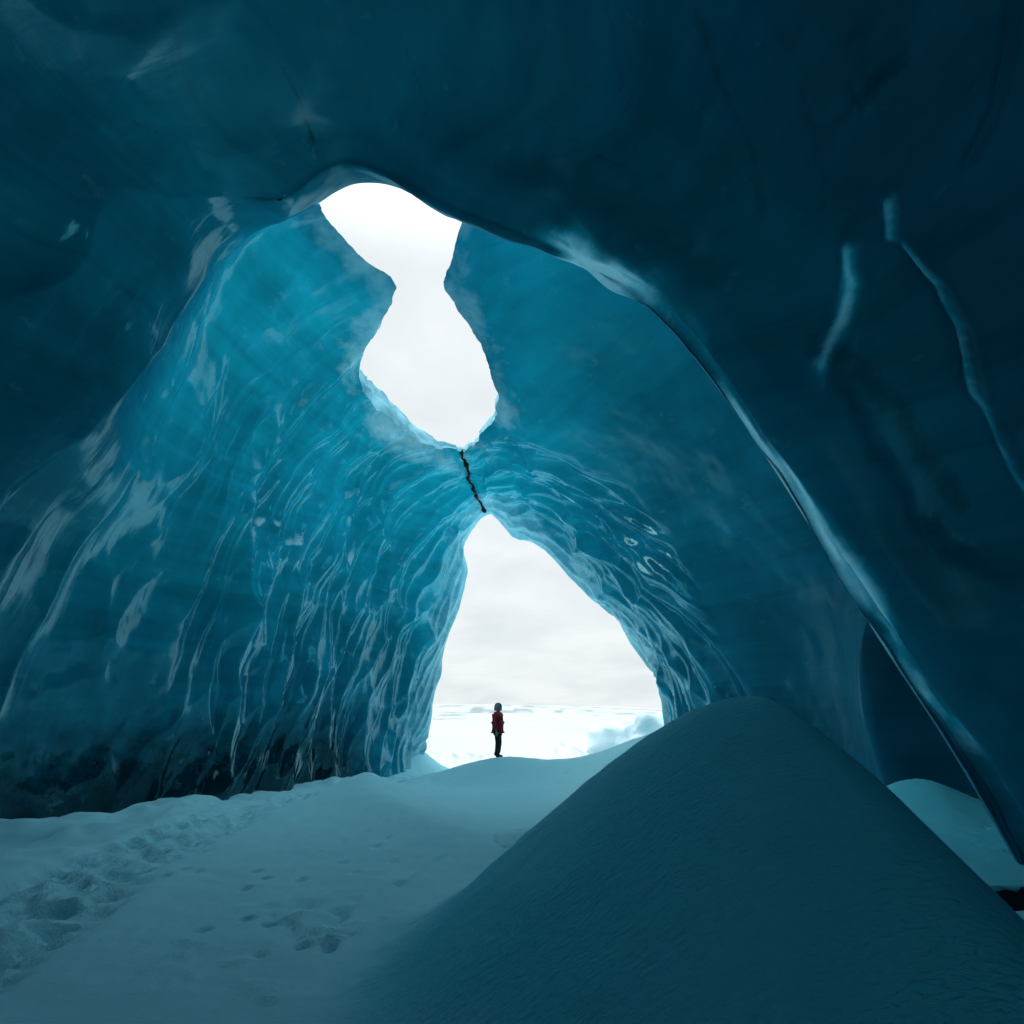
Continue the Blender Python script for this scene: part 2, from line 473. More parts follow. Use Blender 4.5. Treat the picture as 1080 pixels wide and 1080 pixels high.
# hollow niche in the pillar
niche = [(862, 400), (884, 330), (890, 285), (905, 300), (945, 262), (985, 300), (1008, 360), (1022, 410), (1100, 560), (1100, 640), (960, 560), (890, 450)]
nd = seg_dist(PX, PY, niche, True) * np.where(inside(PX, PY, niche), 1, -1)
nd = nd + 14 * fbm(X * 1.5, Y * 1.5, Z * 1.5, octv=2, s=77)
ridge_glint = np.zeros_like(X)  # painted glints: ridge lines whitened where they would catch the light
onf = (Y < 7.75) & (Y > 0.5) & (TP > 8)
disp += np.where(onf, 0.15 * sstep(-3, 18, nd), 0)
for pl, wd, am in (([(893, 265), (893, 300), (886, 335), (866, 385)], 11, .16), ([(933, 215), (937, 250)], 8.5, .10),
                   ([(1062, 0), (1060, 60), (1045, 120), (1015, 175)], 6, .12), ([(905, 40), (893, 60), (905, 110)], 8, .08),
                   ([(800, 20), (845, 90), (868, 180), (872, 240)], 8, .07), ([(598, 243), (630, 280), (668, 322)], 9, .13), ([(950, 262), (985, 298), (1008, 350), (1022, 410), (1050, 470), (1082, 535)], 7, .10)):
    rg = np.where(onf, np.exp(-(seg_dist(PX, PY, pl) / wd) ** 2), 0)
    disp -= am * rg
    if wd not in (11, 8.5, 9, 7):
        continue
    ridge_glint = np.maximum(ridge_glint, np.where(onf, np.exp(-(seg_dist(PX, PY, pl) / (wd * .55)) ** 2), 0) * min(1, am * 5))
seam_px = [(486, 474), (489, 484), (493, 494), (496, 503), (500, 512), (504, 522), (507, 530), (510, 537), (512, 541)]
seam_d = np.where((Y > 15) & (np.abs(TP - 7) < 2), seg_dist(PX, PY, seam_px), 99)
disp += .16 * np.exp(-(seam_d / 7) ** 2)
crest = scal * sstep(.10, .02, f2 - f1) + .6 * scal * sstep(.10, .02, g2 - g1)
proud = scal * (0.6 * sstep(.15, .5, big) + 0.4 * sstep(.1, .45, small))
V = V + Nn * (disp * (1 - .5 * sstep(22.5, 24, Y)))[..., None]
X, Y, Z = V[..., 0], V[..., 1], V[..., 2]
PX, PY = project(V)

# --- how thin the ice is (crevasse lips and the mouth are thin, the hall lies under thick ice); glow patches are added
slot_line = [(-3.0, 8.5), (-2.5, 12), (-2.6, 15), (-1.4, 20), (-1.0, 24)]
sd = seg_dist(X, Y, slot_line)
high = sstep(2.0, 9.0, Z)
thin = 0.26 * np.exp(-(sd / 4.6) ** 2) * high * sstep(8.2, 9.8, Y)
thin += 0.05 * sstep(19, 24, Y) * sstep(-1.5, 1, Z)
thin += 0.028 * sstep(7.6, 10, Y) * sstep(0, 7, Z) * sstep(9, 6, X)
fill_roof = np.exp(-((Y - 9.6) / 0.9) ** 4) * sstep(6.2, 6.8, TP) * sstep(11.2, 10.2, TP) * sstep(5, 3.5, X)     # unseen bright roof patch added behind the rib to light the chamber
thin += 0.9 * fill_roof
thin += 0.016 * sstep(3.0, 7.5, Y) * sstep(8.6, 8.0, Y) * sstep(3, 9, Z) * sstep(4.5, 0, X)
thin += 0.026 * sstep(5.0, 7, Y) * sstep(9, 8, Y) * sstep(9, 11, TP)
thin += 0.045 * proud
thin += 0.003 + 0.008 * sstep(4, -4, X)
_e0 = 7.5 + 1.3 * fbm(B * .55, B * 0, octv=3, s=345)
edge = sstep(-.6, .6, SP - _e0) * sstep(11.0, 10.5, SP) * (0.75 * sstep(8.8, 9.3, TP) * sstep(10.3, 9.8, TP) + .15 * sstep(9.8, 10.3, TP) * sstep(10.9, 10.5, TP) + sstep(10.5, 11.0, TP) * sstep(13.0, 12.5, TP))  # highlight painted on the pillar edge in place of a sky reflection
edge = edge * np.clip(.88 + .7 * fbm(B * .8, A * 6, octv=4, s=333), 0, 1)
edge = np.maximum(edge, .62 * ridge_glint * (Y < 7.75) * np.clip(.85 + .4 * fbm(X * 1.1, Y * 1.1, Z * 1.1, octv=3, s=351), 0, 1))
thin += 0.40 * edge  # lets the painted highlights glow as well
thin = np.clip(thin, 0, 0.75 + .2 * fill_roof)

# --- grime: thin dirty veins, plus painted shade in the side passage
veins = [([(640, 0), (650, 60), (660, 120)], 8, .5), ([(735, 15), (760, 90), (795, 160), (805, 230)], 9, .6),
         ([(905, 110), (930, 80), (955, 60)], 14, .8), ([(880, 130), (905, 110)], 6, .6),
         ([(860, 365), (905, 390), (945, 430), (975, 480), (1010, 530)], 20, .75), ([(975, 480), (990, 560)], 16, .5),
         ([(530, 20), (600, 60), (680, 40)], 10, .3), ([(298, 70), (318, 112), (335, 165)], 3, .9), ([(120, 120), (230, 165), (330, 178)], 3, .5), ([(420, 30), (450, 110), (440, 170)], 2.5, .6), ([(560, 120), (640, 170), (700, 190)], 3, .6)]
grime_shade = .62 * np.exp(-(seam_d / 4.5) ** 2)
for pl, w, a in veins:
    grime_shade = np.maximum(grime_shade, np.where(Y < 8.5, .62 * a * np.exp(-(seg_dist(PX, PY, pl) / (w * 1.0)) ** 2), 0))
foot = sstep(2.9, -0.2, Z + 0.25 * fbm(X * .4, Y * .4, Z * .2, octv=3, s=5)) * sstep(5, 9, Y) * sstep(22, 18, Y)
grime_shade = np.maximum(grime_shade, 0.95 * foot * (TP < 7))
grime_shade = np.maximum(grime_shade, .9 * sstep(8.0, 9.5, X) * sstep(4.5, 2.5, Z) * sstep(8.2, 9, Y))  # painted shade: darkens the hollow behind the pillar

# --- the crevasse open to the sky
slot = [(328, 202), (343, 225), (365, 258), (383, 275), (400, 286), (411, 294), (416, 304), (414, 322), (400, 345), (388, 362), (379, 378),
        (378, 395), (384, 416), (396, 435), (416, 449), (440, 463), (465, 474), (490, 478), (502, 466), (514, 450), (523, 436), (524, 418),
        (518, 396), (508, 368), (496, 340), (480, 318), (470, 306), (466, 296), (469, 284), (480, 262), (488, 236), (470, 140), (330, 120)]
inn = inside(PX, PY, slot)
dist = seg_dist(PX, PY, slot, True)
sdf = np.where(inn, dist, -dist) + 3.6 * fbm(X * .9, Y * .9, Z * .9, octv=2, s=90) + 2.0 * fbm(X * 2.2, Y * 2.2, Z * 2.2, octv=4, s=91)
sdf = np.where((Y > 8.15) & (Z > 6), sdf, -50.0)
sdf = np.where((SP < 10.9) | (SP > 17.5), -50.0, sdf)

Vf = V.reshape(-1, 3)
sdf = sdf.ravel()
idx = np.arange(NS * NT).reshape(NS, NT)
q = np.stack([idx[:-1, :-1], idx[1:, :-1], idx[1:, 1:], idx[:-1, 1:]], -1).reshape(-1, 4)
if not sgn_flip:
    q = q[:, ::-1]
tri = np.concatenate([q[:, [0, 1, 2]], q[:, [0, 2, 3]]])
ins = sdf[tri] > 0
cnt = ins.sum(1)
keep = tri[cnt == 0]
cut = tri[(cnt > 0) & (cnt < 3)]
new_v, new_attr, cache, newt, rim_edges = [], [], {}, [], []
frost_glint = 0.75 * sstep(-34, -2, sdf) * (0.55 + 0.6 * fbm(X * .7, Y * .7, Z * .7, octv=4, s=301).ravel().reshape(sdf.shape))
frost_glint = np.maximum(frost_glint, 0.45 * sstep(21.5, 24, Y).ravel())
frost_glint = np.clip(np.maximum(frost_glint, 0.05 * crest.ravel()), 0, 1)
frost_glint = np.maximum(frost_glint, .8 * edge.ravel())  # painted highlights share the frost colour
flat_attr = np.stack([A.ravel(), B.ravel(), thin.ravel(), grime_shade.ravel(), SP.ravel(), TP.ravel(), np.maximum(scal, .85 * lw).ravel(), frost_glint.ravel()], 1)
Nf = Nn.reshape(-1, 3)
base_n = len(Vf)
def mid(i, j):
    k = (min(i, j), max(i, j))
    if k not in cache:
        t = sdf[i] / (sdf[i] - sdf[j])
        new_v.append(Vf[i] * (1 - t) + Vf[j] * t)
        new_attr.append(np.concatenate([flat_attr[i] * (1 - t) + flat_attr[j] * t, Nf[i] * (1 - t) + Nf[j] * t]))
        cache[k] = base_n + len(new_v) - 1
    return cache[k]
for t3 in cut:
    a, b, c = (int(x) for x in t3)
    for _ in range(3):
        o = [sdf[a] <= 0, sdf[b] <= 0, sdf[c] <= 0]
        if sum(o) == 1 and o[0]:
            p, r = mid(a, b), mid(a, c)
            newt.append((a, p, r)); rim_edges.append((p, r)); break
        if sum(o) == 2 and not o[0]:
            p, r = mid(a, b), mid(a, c)
            newt += [(p, b, c), (p, c, r)]; rim_edges.append((r, p)); break
        a, b, c = b, c, a
allV = np.concatenate([Vf, np.array(new_v)])
na = np.array(new_attr)
allA = np.concatenate([np.concatenate([flat_attr, Nf], 1), na])
tris = np.concatenate([keep, np.array(newt)])
# vertex normals over the whole shell (so the two parts share them at their seam)
fn = np.cross(allV[tris[:, 1]] - allV[tris[:, 0]], allV[tris[:, 2]] - allV[tris[:, 0]])
vn = np.zeros_like(allV)
for k in range(3):
    for ax in range(3):
        vn[:, ax] += np.bincount(tris[:, k], fn[:, ax], len(allV))
vn /= np.linalg.norm(vn, axis=1, keepdims=True) + 1e-12

cave = link(bpy.data.objects.new('ice_cave', None))
cave.location = (0, 12, -1)
tag(cave, 'blue glacier ice cave with scalloped walls and an open skylight crack', 'ice cave')
CAVE_OFF = np.array([0, 12, -1.0])

def part_from(tt, name):
    v, f, (a, n_) = compact(allV, tt, (allA, vn))
    return mesh_np(name, v - CAVE_OFF, f, ICE, cave, normals=n_, uv=a[:, :2], attrs={'thin': a[:, 2], 'grime_shade': a[:, 3], 'scallop': a[:, 6], 'frost_glint': a[:, 7]})
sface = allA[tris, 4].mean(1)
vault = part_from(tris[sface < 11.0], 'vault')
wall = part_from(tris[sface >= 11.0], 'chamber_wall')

# --- lip of the crevasse: the broken thickness of the glacier above the opening
from collections import defaultdict
nxt = defaultdict(list)
for a, b in rim_edges:
    nxt[a].append(b)
vs, lv, lf, la = {}, [], [], []
LAYERS = 7
rim_ids = sorted({i for e in rim_edges for i in e})
pos = allV[rim_ids]
cen = np.stack([np.interp(pos[:, 1], [p[1] for p in slot_line], [p[0] for p in slot_line]), pos[:, 1], pos[:, 2]], 1)
out_t = pos - cen
out_t[:, 1] += 0.9 * np.sign(pos[:, 1] - 13.5) * sstep(3, 7, np.abs(pos[:, 1] - 13.5))
out_t /= np.linalg.norm(out_t, axis=1, keepdims=True) + 1e-9
rad = pos - np.array([-0.8, 1.5, 2.0])
rad /= np.linalg.norm(rad, axis=1, keepdims=True)
upw = sstep(12.5, 14.5, pos[:, 1])[:, None]
dirn = (rad * 1.0 + out_t * 0.45) * (1 - upw) + upw * (np.array([0, 0, 0.62]) + out_t * 0.12)
rpx, rpy = project(pos)
len_k = 1 - .8 * sstep(75, 8, np.hypot(rpx - 490, rpy - 476))
rv = []
for k in range(LAYERS):
    t = k / (LAYERS - 1)
    jit = 0.16 * fbm(pos[:, 0] * 1.4 + 3 * t, pos[:, 1] * 1.4, pos[:, 2] * 1.4, octv=3, s=120) * (t > 0)
    rv.append(pos + (dirn * (t * 1.9) + out_t * (0.25 * t * t) + out_t * jit[:, None]) * len_k[:, None])
rv = np.concatenate(rv)
rmap = {i: k for k, i in enumerate(rim_ids)}
nr = len(rim_ids)
rf = []
for a, b in rim_edges:
    ia, ib = rmap[a], rmap[b]
    for k in range(LAYERS - 1):
        rf.append((k * nr + ib, k * nr + ia, (k + 1) * nr + ia, (k + 1) * nr + ib))
mesh_np('crevasse_lip', rv - CAVE_OFF, rf, ICE, cave, uv=np.tile(np.stack([pos[:, 1], pos[:, 2]], 1), (LAYERS, 1)),
        attrs={'thin': np.full(len(rv), 0.22), 'grime_shade': np.zeros(len(rv)), 'scallop': np.full(len(rv), .5), 'frost_glint': np.full(len(rv), .6)})

# --- black ash seam between the skylight and the mouth
cand = np.where((SP.ravel() > 13) & (Y.ravel() < 24.02) & (sdf < 0.0) & (np.abs(PX.ravel() - 498) < 40) & (np.abs(PY.ravel() - 505) < 50) & (Y.ravel() > 15))[0]
cpx, cpy = PX.ravel()[cand], PY.ravel()[cand]
line = []
for i in range(len(seam_px) - 1):
    for t in np.linspace(0, 1, 7)[:-1]:
        line.append((seam_px[i][0] * (1 - t) + seam_px[i + 1][0] * t, seam_px[i][1] * (1 - t) + seam_px[i + 1][1] * t))
pts, nrm, wob = [], [], 0.0
for k, (x, y) in enumerate(line):
    wob = .7 * wob + rng.normal() * .9
    x += wob
    w = np.exp(-((cpx - x) ** 2 + (cpy - y) ** 2) / 4.0)
    if w.sum() < 1e-6:
        continue
    w /= w.sum()
    pts.append((Vf[cand] * w[:, None]).sum(0)); nrm.append((Nf[cand] * w[:, None]).sum(0))
pts, nrm = np.array(pts), np.array(nrm)
sv, sf = [], []
for k in range(len(pts)):
    d = pts[min(k + 1, len(pts) - 1)] - pts[max(k - 1, 0)]
    side = np.cross(d, nrm[k]); side /= np.linalg.norm(side) + 1e-9
    w = 0.022 + 0.03 * abs(math.sin(k * .55)) + 0.04 * max(0, rng.normal())
    if abs(k - 10) < 3 or k > len(pts) - 8:
        w += .03
    c = pts[k]
    sv += [c + side * w + nrm[k] * .04, c + side * w * .4 - nrm[k] * .07, c - side * w * .5 - nrm[k] * .06, c - side * w + nrm[k] * .04]
    if k:
        o = (k - 1) * 4
        for j in range(3):
            sf.append((o + j, o + j + 1, o + j + 5, o + j + 4))
if len(sf):
    mesh_np('ash_seam', np.array(sv) - CAVE_OFF, sf, ASH, cave)

# ----------------------------------------------------------------- snow: one sheet to the horizon
def mound_h(x, y):
    dx, dy = x - 1.83, y - 4.5
    kx = np.where(dx < 0, 0.86, 1.78)
    ky = np.where(dy < 0, 0.80, 0.75)
    a = 0.60
    ex = np.sqrt((kx * dx) ** 2 + (ky * dy) ** 2 + a * a)
    return 1.74 + a - ex + 0.03 * fbm(x * .7, y * .7, octv=2, s=140)

path_pl = [(-4.6, 1.5), (-4.4, 4.0), (-4.6, 6.5), (-4.9, 9.0), (-4.7, 11.5), (-4.3, 14.0), (-3.9, 17), (-3.2, 19.5), (-2.4, 22), (-1.6, 26)]

def smax(a, b, k):
    h = np.clip(0.5 + 0.5 * (a - b) / k, 0, 1)
    return b * (1 - h) + a * h + k * h * (1 - h)

def floor_h(x, y):
    z = np.interp(y, [-10, 4, 8, 12, 20, 24, 30, 45, 90, 250, 1000, 9000], [-.1, -.1, -.12, -.28, -.62, -.95, -1.5, -2.3, -3.6, -7.5, -14, -75])
    g = lambda cx, cy, sx, sy: np.exp(-((x - cx) / sx) ** 2 - ((y - cy) / sy) ** 2)
    z = z + 0.62 * g(-0.4, 19.3, 2.0, 1.9)                            # rise the person stands on
    z = z + 1.55 * g(5.0, 16.3, 2.6, 4.0)                             # bank along the right wall
    z = z + 0.30 * g(2.2, 18.0, 2.2, 2.0)
    # dune crest left of centre
    cl = [(-3.1, 13.0), (-2.6, 11.2), (-1.7, 9.6), (-.7, 8.2), (.2, 7.0)]
    d = seg_dist(x, y, cl)
    along = np.clip((13.0 - y) / 6.5, 0, 1.2)
    z = z + (0.78 - 0.62 * along).clip(0, 1) * np.exp(-np.sqrt(d * d + .05) / 1.15)
    # snow heaped along the left wall foot
    z = z + 0.25 * g(-9.0, 10.2, 2.2, 1.2) + 0.12 * g(-7.2, 13.5, 1.0, 3)
    z = z + 0.16 * fbm(x * .8, y * .8, octv=3, s=158) * sstep(-4.2, -6.2, x + .25 * (12 - y).clip(-8, 0)) * sstep(5, 9, y) * sstep(24, 20, y)
    # right passage lumps
    z = z + 0.55 * g(7.2, 10.8, .75, .9) + 0.35 * g(8.9, 10.4, 1.0, .9) + 0.16 * g(5.0, 8.6, 1.6, .8)
    # melt channel at the pillar's foot
    ch = seg_dist(x, y, [(3.6, 6.2), (5.2, 6.45), (7.5, 6.7)])
    z = z - 0.75 * sstep(.34, .16, ch)
    # outside: snow heaped against the mouth, distant hills
    z = z + 1.5 * g(-4.8, 25.0, 1.6, 2.0)
    far = sstep(28, 60, y)
    z = z + far * 0.8 * fbm(x * .03, y * .03, octv=3, s=150)
    z = z + 2.0 * np.maximum(0, fbm(x * .16, y * .16, octv=4, s=155) - .55) * sstep(34, 42, y) * sstep(90, 60, y)
    fh = sstep(300, 900, y)
    z = z + fh * 13 * np.maximum(0, fbm(x * .0016, y * .0016, octv=4, s=160) + .25)
    return z

def trample(x, y):
    d = seg_dist(x, y, path_pl)
    n0 = fbm(x * .8, y * .8, octv=2, s=170)
    w = np.interp(y, [2, 6, 10, 20, 26], [1.1, .95, .75, .4, .4])
    m = sstep(1.0, .55, (d + .25 * n0) / w)
    m2 = 0.8 * np.exp(-(((x + 1.35) / 1.1) ** 2 + ((y - 5.5) / .9) ** 2))
    m2 = m2 * sstep(-.15, .45, fbm(x * 1.8, y * 1.8, octv=3, s=180))
    return m, m2

def ground_h(x, y):
    z = smax(floor_h(x, y), mound_h(x, y), 0.35)
    m, m2 = trample(x, y)
    nearm = sstep(30, 24, y)
    lump = fbm(x * 2.6, y * 2.6, octv=4, s=190, gain=.6)
    f1, f2, _ = voronoi(x * 2.2 + .3 * lump, y * 2.2, 200)
    z = z + m * nearm * (-0.07 + 0.05 * lump - 0.09 * sstep(.38, .12, f1) + .03 * vnoise(x * 7, y * 7, x * 0, 191))
    z = z + m2 * nearm * (0.07 * lump - 0.10 * sstep(.34, .1, f1) + .03 * vnoise(x * 8, y * 8, x * 0, 192))
    mz = mound_h(x, y) > floor_h(x, y) - .1
    sc_ = sstep(.2, .75, fbm(x * .5, y * .5, octv=2, s=210) + .25) * (1 - sstep(-.2, .2, mound_h(x, y) - floor_h(x, y)))
    c1, _, cid = voronoi(x * 3.2, y * 3.2, 220)
    z = z + nearm * (sc_ + .15 * (x < 0)) * np.where(cid > .80, -0.06 * sstep(.22, .05, c1), 0)
    z = z + nearm * 0.012 * fbm(x * 3, y * 3, octv=3, s=230)
    return z

def axis(lo, hi, step, far_lo, far_hi, g=1.28):
    c = list(np.arange(lo, hi + 1e-6, step))
    s, v = step, hi
    up = []
    while v < far_hi:
        s *= g; v += s; up.append(v)
    s, v = step, lo
    dn = []
    while v > far_lo:
        s *= g; v -= s; dn.append(v)
    return np.array(dn[::-1] + c + up)
def refine(ax):
    return ax
gx = axis(-9.5, 9.5, 0.042, -5000, 5000, 1.10)
_y, gy = 1.2, []
while _y < 9000:
    gy.append(_y)
    _y += min(max(.008 * _y, .028), .10) if _y < 26 else .10 * 1.05 ** (len([q for q in gy if q >= 26]))
_dn = list(axis(1.2, 1.3, .1, -60, 1.4, 1.3))
gy = np.array([q for q in _dn if q < 1.19] + gy)
GX, GY = np.meshgrid(gx, gy, indexing='ij')
GZ = ground_h(GX, GY)
gv = np.stack([GX, GY, GZ], -1)
gn = grid_normals(gv)
gn = np.where(gn[..., 2:3] < 0, -gn, gn)
md = mound_h(GX, GY) - floor_h(GX, GY)
rip = 0.12 + 0.88 * sstep(-.25, .35, md)
rip = rip * sstep(30, 20, GY)
rock = sstep(.44, .56, fbm(GX * .012, GY * .02, octv=4, s=240)) * sstep(120, 300, GY) * sstep(2500, 1200, GY) * .5
gi = np.arange(GX.size).reshape(GX.shape)
gq = np.stack([gi[:-1, :-1], gi[1:, :-1], gi[1:, 1:], gi[:-1, 1:]], -1).reshape(-1, 4)
snow_shade = sstep(-.35, .45, md + .12 * fbm(GX, GY, octv=3, s=260))  # shade painted into the mound's snow colour
snow_shade = np.maximum(snow_shade, .9 * sstep(4.2, 5.6, GX - .25 * (GY - 8)) * sstep(14, 12, GY))  # same painted shade on the side passage floor
tm, tm2 = trample(GX, GY)
rough = (np.clip(tm + tm2, 0, 1) + .10) * sstep(30, 22, GY) * (1 - .9 * snow_shade)
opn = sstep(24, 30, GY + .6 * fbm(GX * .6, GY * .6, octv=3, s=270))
fm = (md.ravel()[gq].mean(1) > 0.0)
def ground_part(sel, name):
    v, f, (n_, r_, k_, f_, g_, o_) = compact(gv.reshape(-1, 3), gq[sel], (gn.reshape(-1, 3), rip.ravel(), rock.ravel(), snow_shade.ravel(), rough.ravel(), opn.ravel()))
    return mesh_np(name, v, f, SNOW, normals=n_, attrs={'ripple': r_, 'rock': k_, 'snow_shade': f_, 'rough': g_, 'open': o_})
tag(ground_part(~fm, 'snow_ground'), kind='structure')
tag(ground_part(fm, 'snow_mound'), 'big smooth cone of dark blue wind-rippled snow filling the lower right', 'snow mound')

# ----------------------------------------------------------------- person
def skin_mesh(name, verts, edges, radii, mat, parent, sub=2, root=0):
    me = bpy.data.meshes.new(name)
    me.from_pydata(verts, edges, [])
    o = bpy.data.objects.new(name, me)
    COL.objects.link(o)
    sm = o.modifiers.new('s', 'SKIN')
    sm.use_smooth_shade = True
    for i, r in enumerate(radii):
        sv_ = me.skin_vertices[0].data[i]
        sv_.radius = r if isinstance(r, tuple) else (r, r)
        sv_.use_root = (i == root)
    ss = o.modifiers.new('d', 'SUBSURF'); ss.levels = sub; ss.render_levels = sub
    dg = bpy.context.evaluated_depsgraph_get()
    dg.update()
    m2 = bpy.data.meshes.new_from_object(o.evaluated_get(dg))
    o.modifiers.clear()
    o.data = m2
    bpy.data.meshes.remove(me)
    m2.materials.clear(); m2.materials.append(mat)
    m2.polygons.foreach_set('use_smooth', np.ones(len(m2.polygons), bool))
    m2.name = name; o.name = name
    if parent is not None:
        o.parent = parent
    return o

def make_person(loc, rz):
    # faces +x, z up, metres
    r = link(bpy.data.objects.new('person', None))
    r.location = loc; r.rotation_euler = (0, 0, rz)
    r.scale = (.95, .95, .93)
    tag(r, 'person in dark red hooded jacket and black trousers standing on a snow rise', 'person')
    v = [(0, 0, .95), (0, 0, 1.12), (0, 0, 1.30), (-.01, 0, 1.43), (.01, 0, 1.50), (.03, 0, 1.58), (.035, 0, 1.68),
         (-.01, .17, 1.41), (-.03, .225, 1.14), (.03, .235, .88), (-.01, -.17, 1.41), (-.03, -.225, 1.14), (.03, -.235, .88),
         (0, .09, .88), (.03, .10, .48), (-.02, .10, .08), (.12, .11, .035),
         (0, -.09, .88), (.03, -.10, .48), (-.02, -.10, .08), (.12, -.11, .035)]
    e = [(0, 1), (1, 2), (2, 3), (3, 4), (4, 5), (5, 6), (3, 7), (7, 8), (8, 9), (3, 10), (10, 11), (11, 12), (0, 13), (13, 14), (14, 15), (15, 16),
         (0, 17), (17, 18), (18, 19), (19, 20)]
    rad = [(.13, .10), (.12, .09), (.14, .10), (.10, .08), .055, .085, .08, .06, .045, .03, .06, .045, .03, .085, .055, .04, .035, .085, .055, .04, .035]
    # hands: palm and five fingers each
    for s, wi in ((1, 9), (-1, 12)):
        w = v[wi]
        p = len(v); v.append((w[0] + .01, w[1], w[2] - .07)); e.append((wi, p)); rad.append((.024, .036))
        for k, (ox, ln) in enumerate(((.03, .06), (.01, .07), (-.01, .068), (-.03, .052))):
            a = len(v); v.append((v[p][0] + ox, w[1] + s * .002, v[p][2] - .045)); e.append((p, a)); rad.append(.0095)
            v.append((v[a][0] + .008, w[1] - s * .012, v[a][2] - ln)); e.append((a, a + 1)); rad.append(.008)
        a = len(v); v.append((v[p][0] + .045, w[1] - s * .01, w[2] - .06)); e.append((p, a)); rad.append(.010)
        v.append((v[a][0] + .012, w[1] - s * .015, w[2] - .105)); e.append((a, a + 1)); rad.append(.0085)
    skin_mesh('body', v, e, rad, SKIN, r, 2)
    # nose as a child detail of the face
    hv = [(.03, 0, 1.54), (.03, 0, 1.60), (.02, 0, 1.70), (.0, 0, 1.745)]
    # jacket
    jv = [(0, 0, .86), (0, 0, .98), (0, 0, 1.15), (0, 0, 1.31), (-.01, 0, 1.43), (.0, 0, 1.50),
          (-.01, .18, 1.41), (-.04, .245, 1.14), (.03, .245, .90), (-.01, -.18, 1.41), (-.04, -.245, 1.14), (.03, -.245, .90)]
    je = [(0, 1), (1, 2), (2, 3), (3, 4), (4, 5), (4, 6), (6, 7), (7, 8), (4, 9), (9, 10), (10, 11)]
    jr = [(.205, .175), (.20, .17), (.195, .17), (.20, .175), (.16, .15), (.10, .10), .10, .088, .065, .10, .088, .065]
    skin_mesh('jacket', jv, je, jr, RED, r, 2, 1)
    tv = [(0, 0, .92), (0, .085, .82), (.035, .10, .48), (-.01, .10, .12), (0, -.085, .82), (.035, -.10, .48), (-.01, -.10, .12)]
    te = [(0, 1), (1, 2), (2, 3), (0, 4), (4, 5), (5, 6)]
    skin_mesh('trousers', tv, te, [(.15, .13), .105, .08, .07, .105, .08, .07], DARK, r, 2)
    for s in (1, -1):
        skin_mesh('boot', [(-.03, s * .10, .20), (-.03, s * .10, .06), (.06, s * .105, .05), (.15, s * .11, .045)], [(0, 1), (1, 2), (2, 3)],
                  [.068, .062, .055, .045], DARK, r, 2, 1)
    # hood: a grey cap of cloth over the head, open to the face, with a red collar below
    hv2, hf = [], []
    n1, n2 = 18, 12
    for i in range(n1):
        ph = -2.35 + 4.70 * i / (n1 - 1)           # around the head, open towards +x
        for j in range(n2):
            th = -.75 + (1.52 + .75) * j / (n2 - 1)
            rr = .118 * (1 + .05 * math.sin(5 * ph + 3 * th)) * (1 + .25 * max(0, -th))
            hv2.append((.015 - rr * 1.12 * math.cos(ph) * math.cos(th), rr * math.sin(ph) * math.cos(th), 1.645 + rr * 1.15 * math.sin(th)))
    for i in range(n1 - 1):
        for j in range(n2 - 1):
            hf.append((i * n2 + j, (i + 1) * n2 + j, (i + 1) * n2 + j + 1, i * n2 + j + 1))
    h = mesh_np('hood', np.array(hv2), hf, HOODM, r)
    so = h.modifiers.new('t', 'SOLIDIFY'); so.thickness = .015
    return r

def ground_at(x, y):
    return float(ground_h(np.array([[float(x)]]), np.array([[float(y)]]))[0, 0])

px_, py_ = -0.46, 19.4
make_person((px_, py_, ground_at(px_, py_) - .02), R(-18))

# ----------------------------------------------------------------- small things
def lump(name, c, size, mat, seed, label, cat, sub=0.35, n=40, group=None, flat=-.15):
    vs_, fs_ = [], []
    u = np.linspace(0, 2 * np.pi, n, endpoint=False)
    w = np.linspace(-np.pi / 2, np.pi / 2, n // 2)
    U, W = np.meshgrid(u, w, indexing='ij')
    d = np.stack([np.cos(U) * np.cos(W), np.sin(U) * np.cos(W), np.sin(W)], -1)
    rr = 1 + sub * fbm(d[..., 0] * 2 + seed, d[..., 1] * 2, d[..., 2] * 2, octv=4, s=seed)
    vv = d * rr[..., None] * np.array(size)
    k = np.arange(n * (n // 2)).reshape(n, n // 2)
    kk = np.concatenate([k, k[:1]])
    f = np.stack([kk[:-1, :-1], kk[1:, :-1], kk[1:, 1:], kk[:-1, 1:]], -1).reshape(-1, 4)
    vv = vv.reshape(-1, 3)
    uvv = vv[:, :2]
    o = mesh_np(name, vv, f, mat, uv=uvv, attrs={'thin': np.full(len(vv), .25), 'grime_shade': np.zeros(len(vv)), 'ripple': np.full(len(vv), .6), 'rock': np.zeros(len(vv)), 'rough': np.full(len(vv), .2)})
    o.location = c
    tag(o, label, cat, group)
    return o

cx, cz = P(672, 792, 29)
lump('ice_heap', (cx + 1.6, 29, cz - .6), (3.4, 2.4, 2.3), FRESH, 5, 'pale heap of ice and snow outside the right foot of the arch', 'ice heap', .26, 90)
x5, y5 = -.05 + .35, 7.3
lump('snow_clump', (0.22, 8.0, ground_at(.22, 8.0) - .02), (.62, .55, .13), SNOW, 9, 'small low rough snow clump behind the left slope of the big mound', 'snow clump', .10, 90)

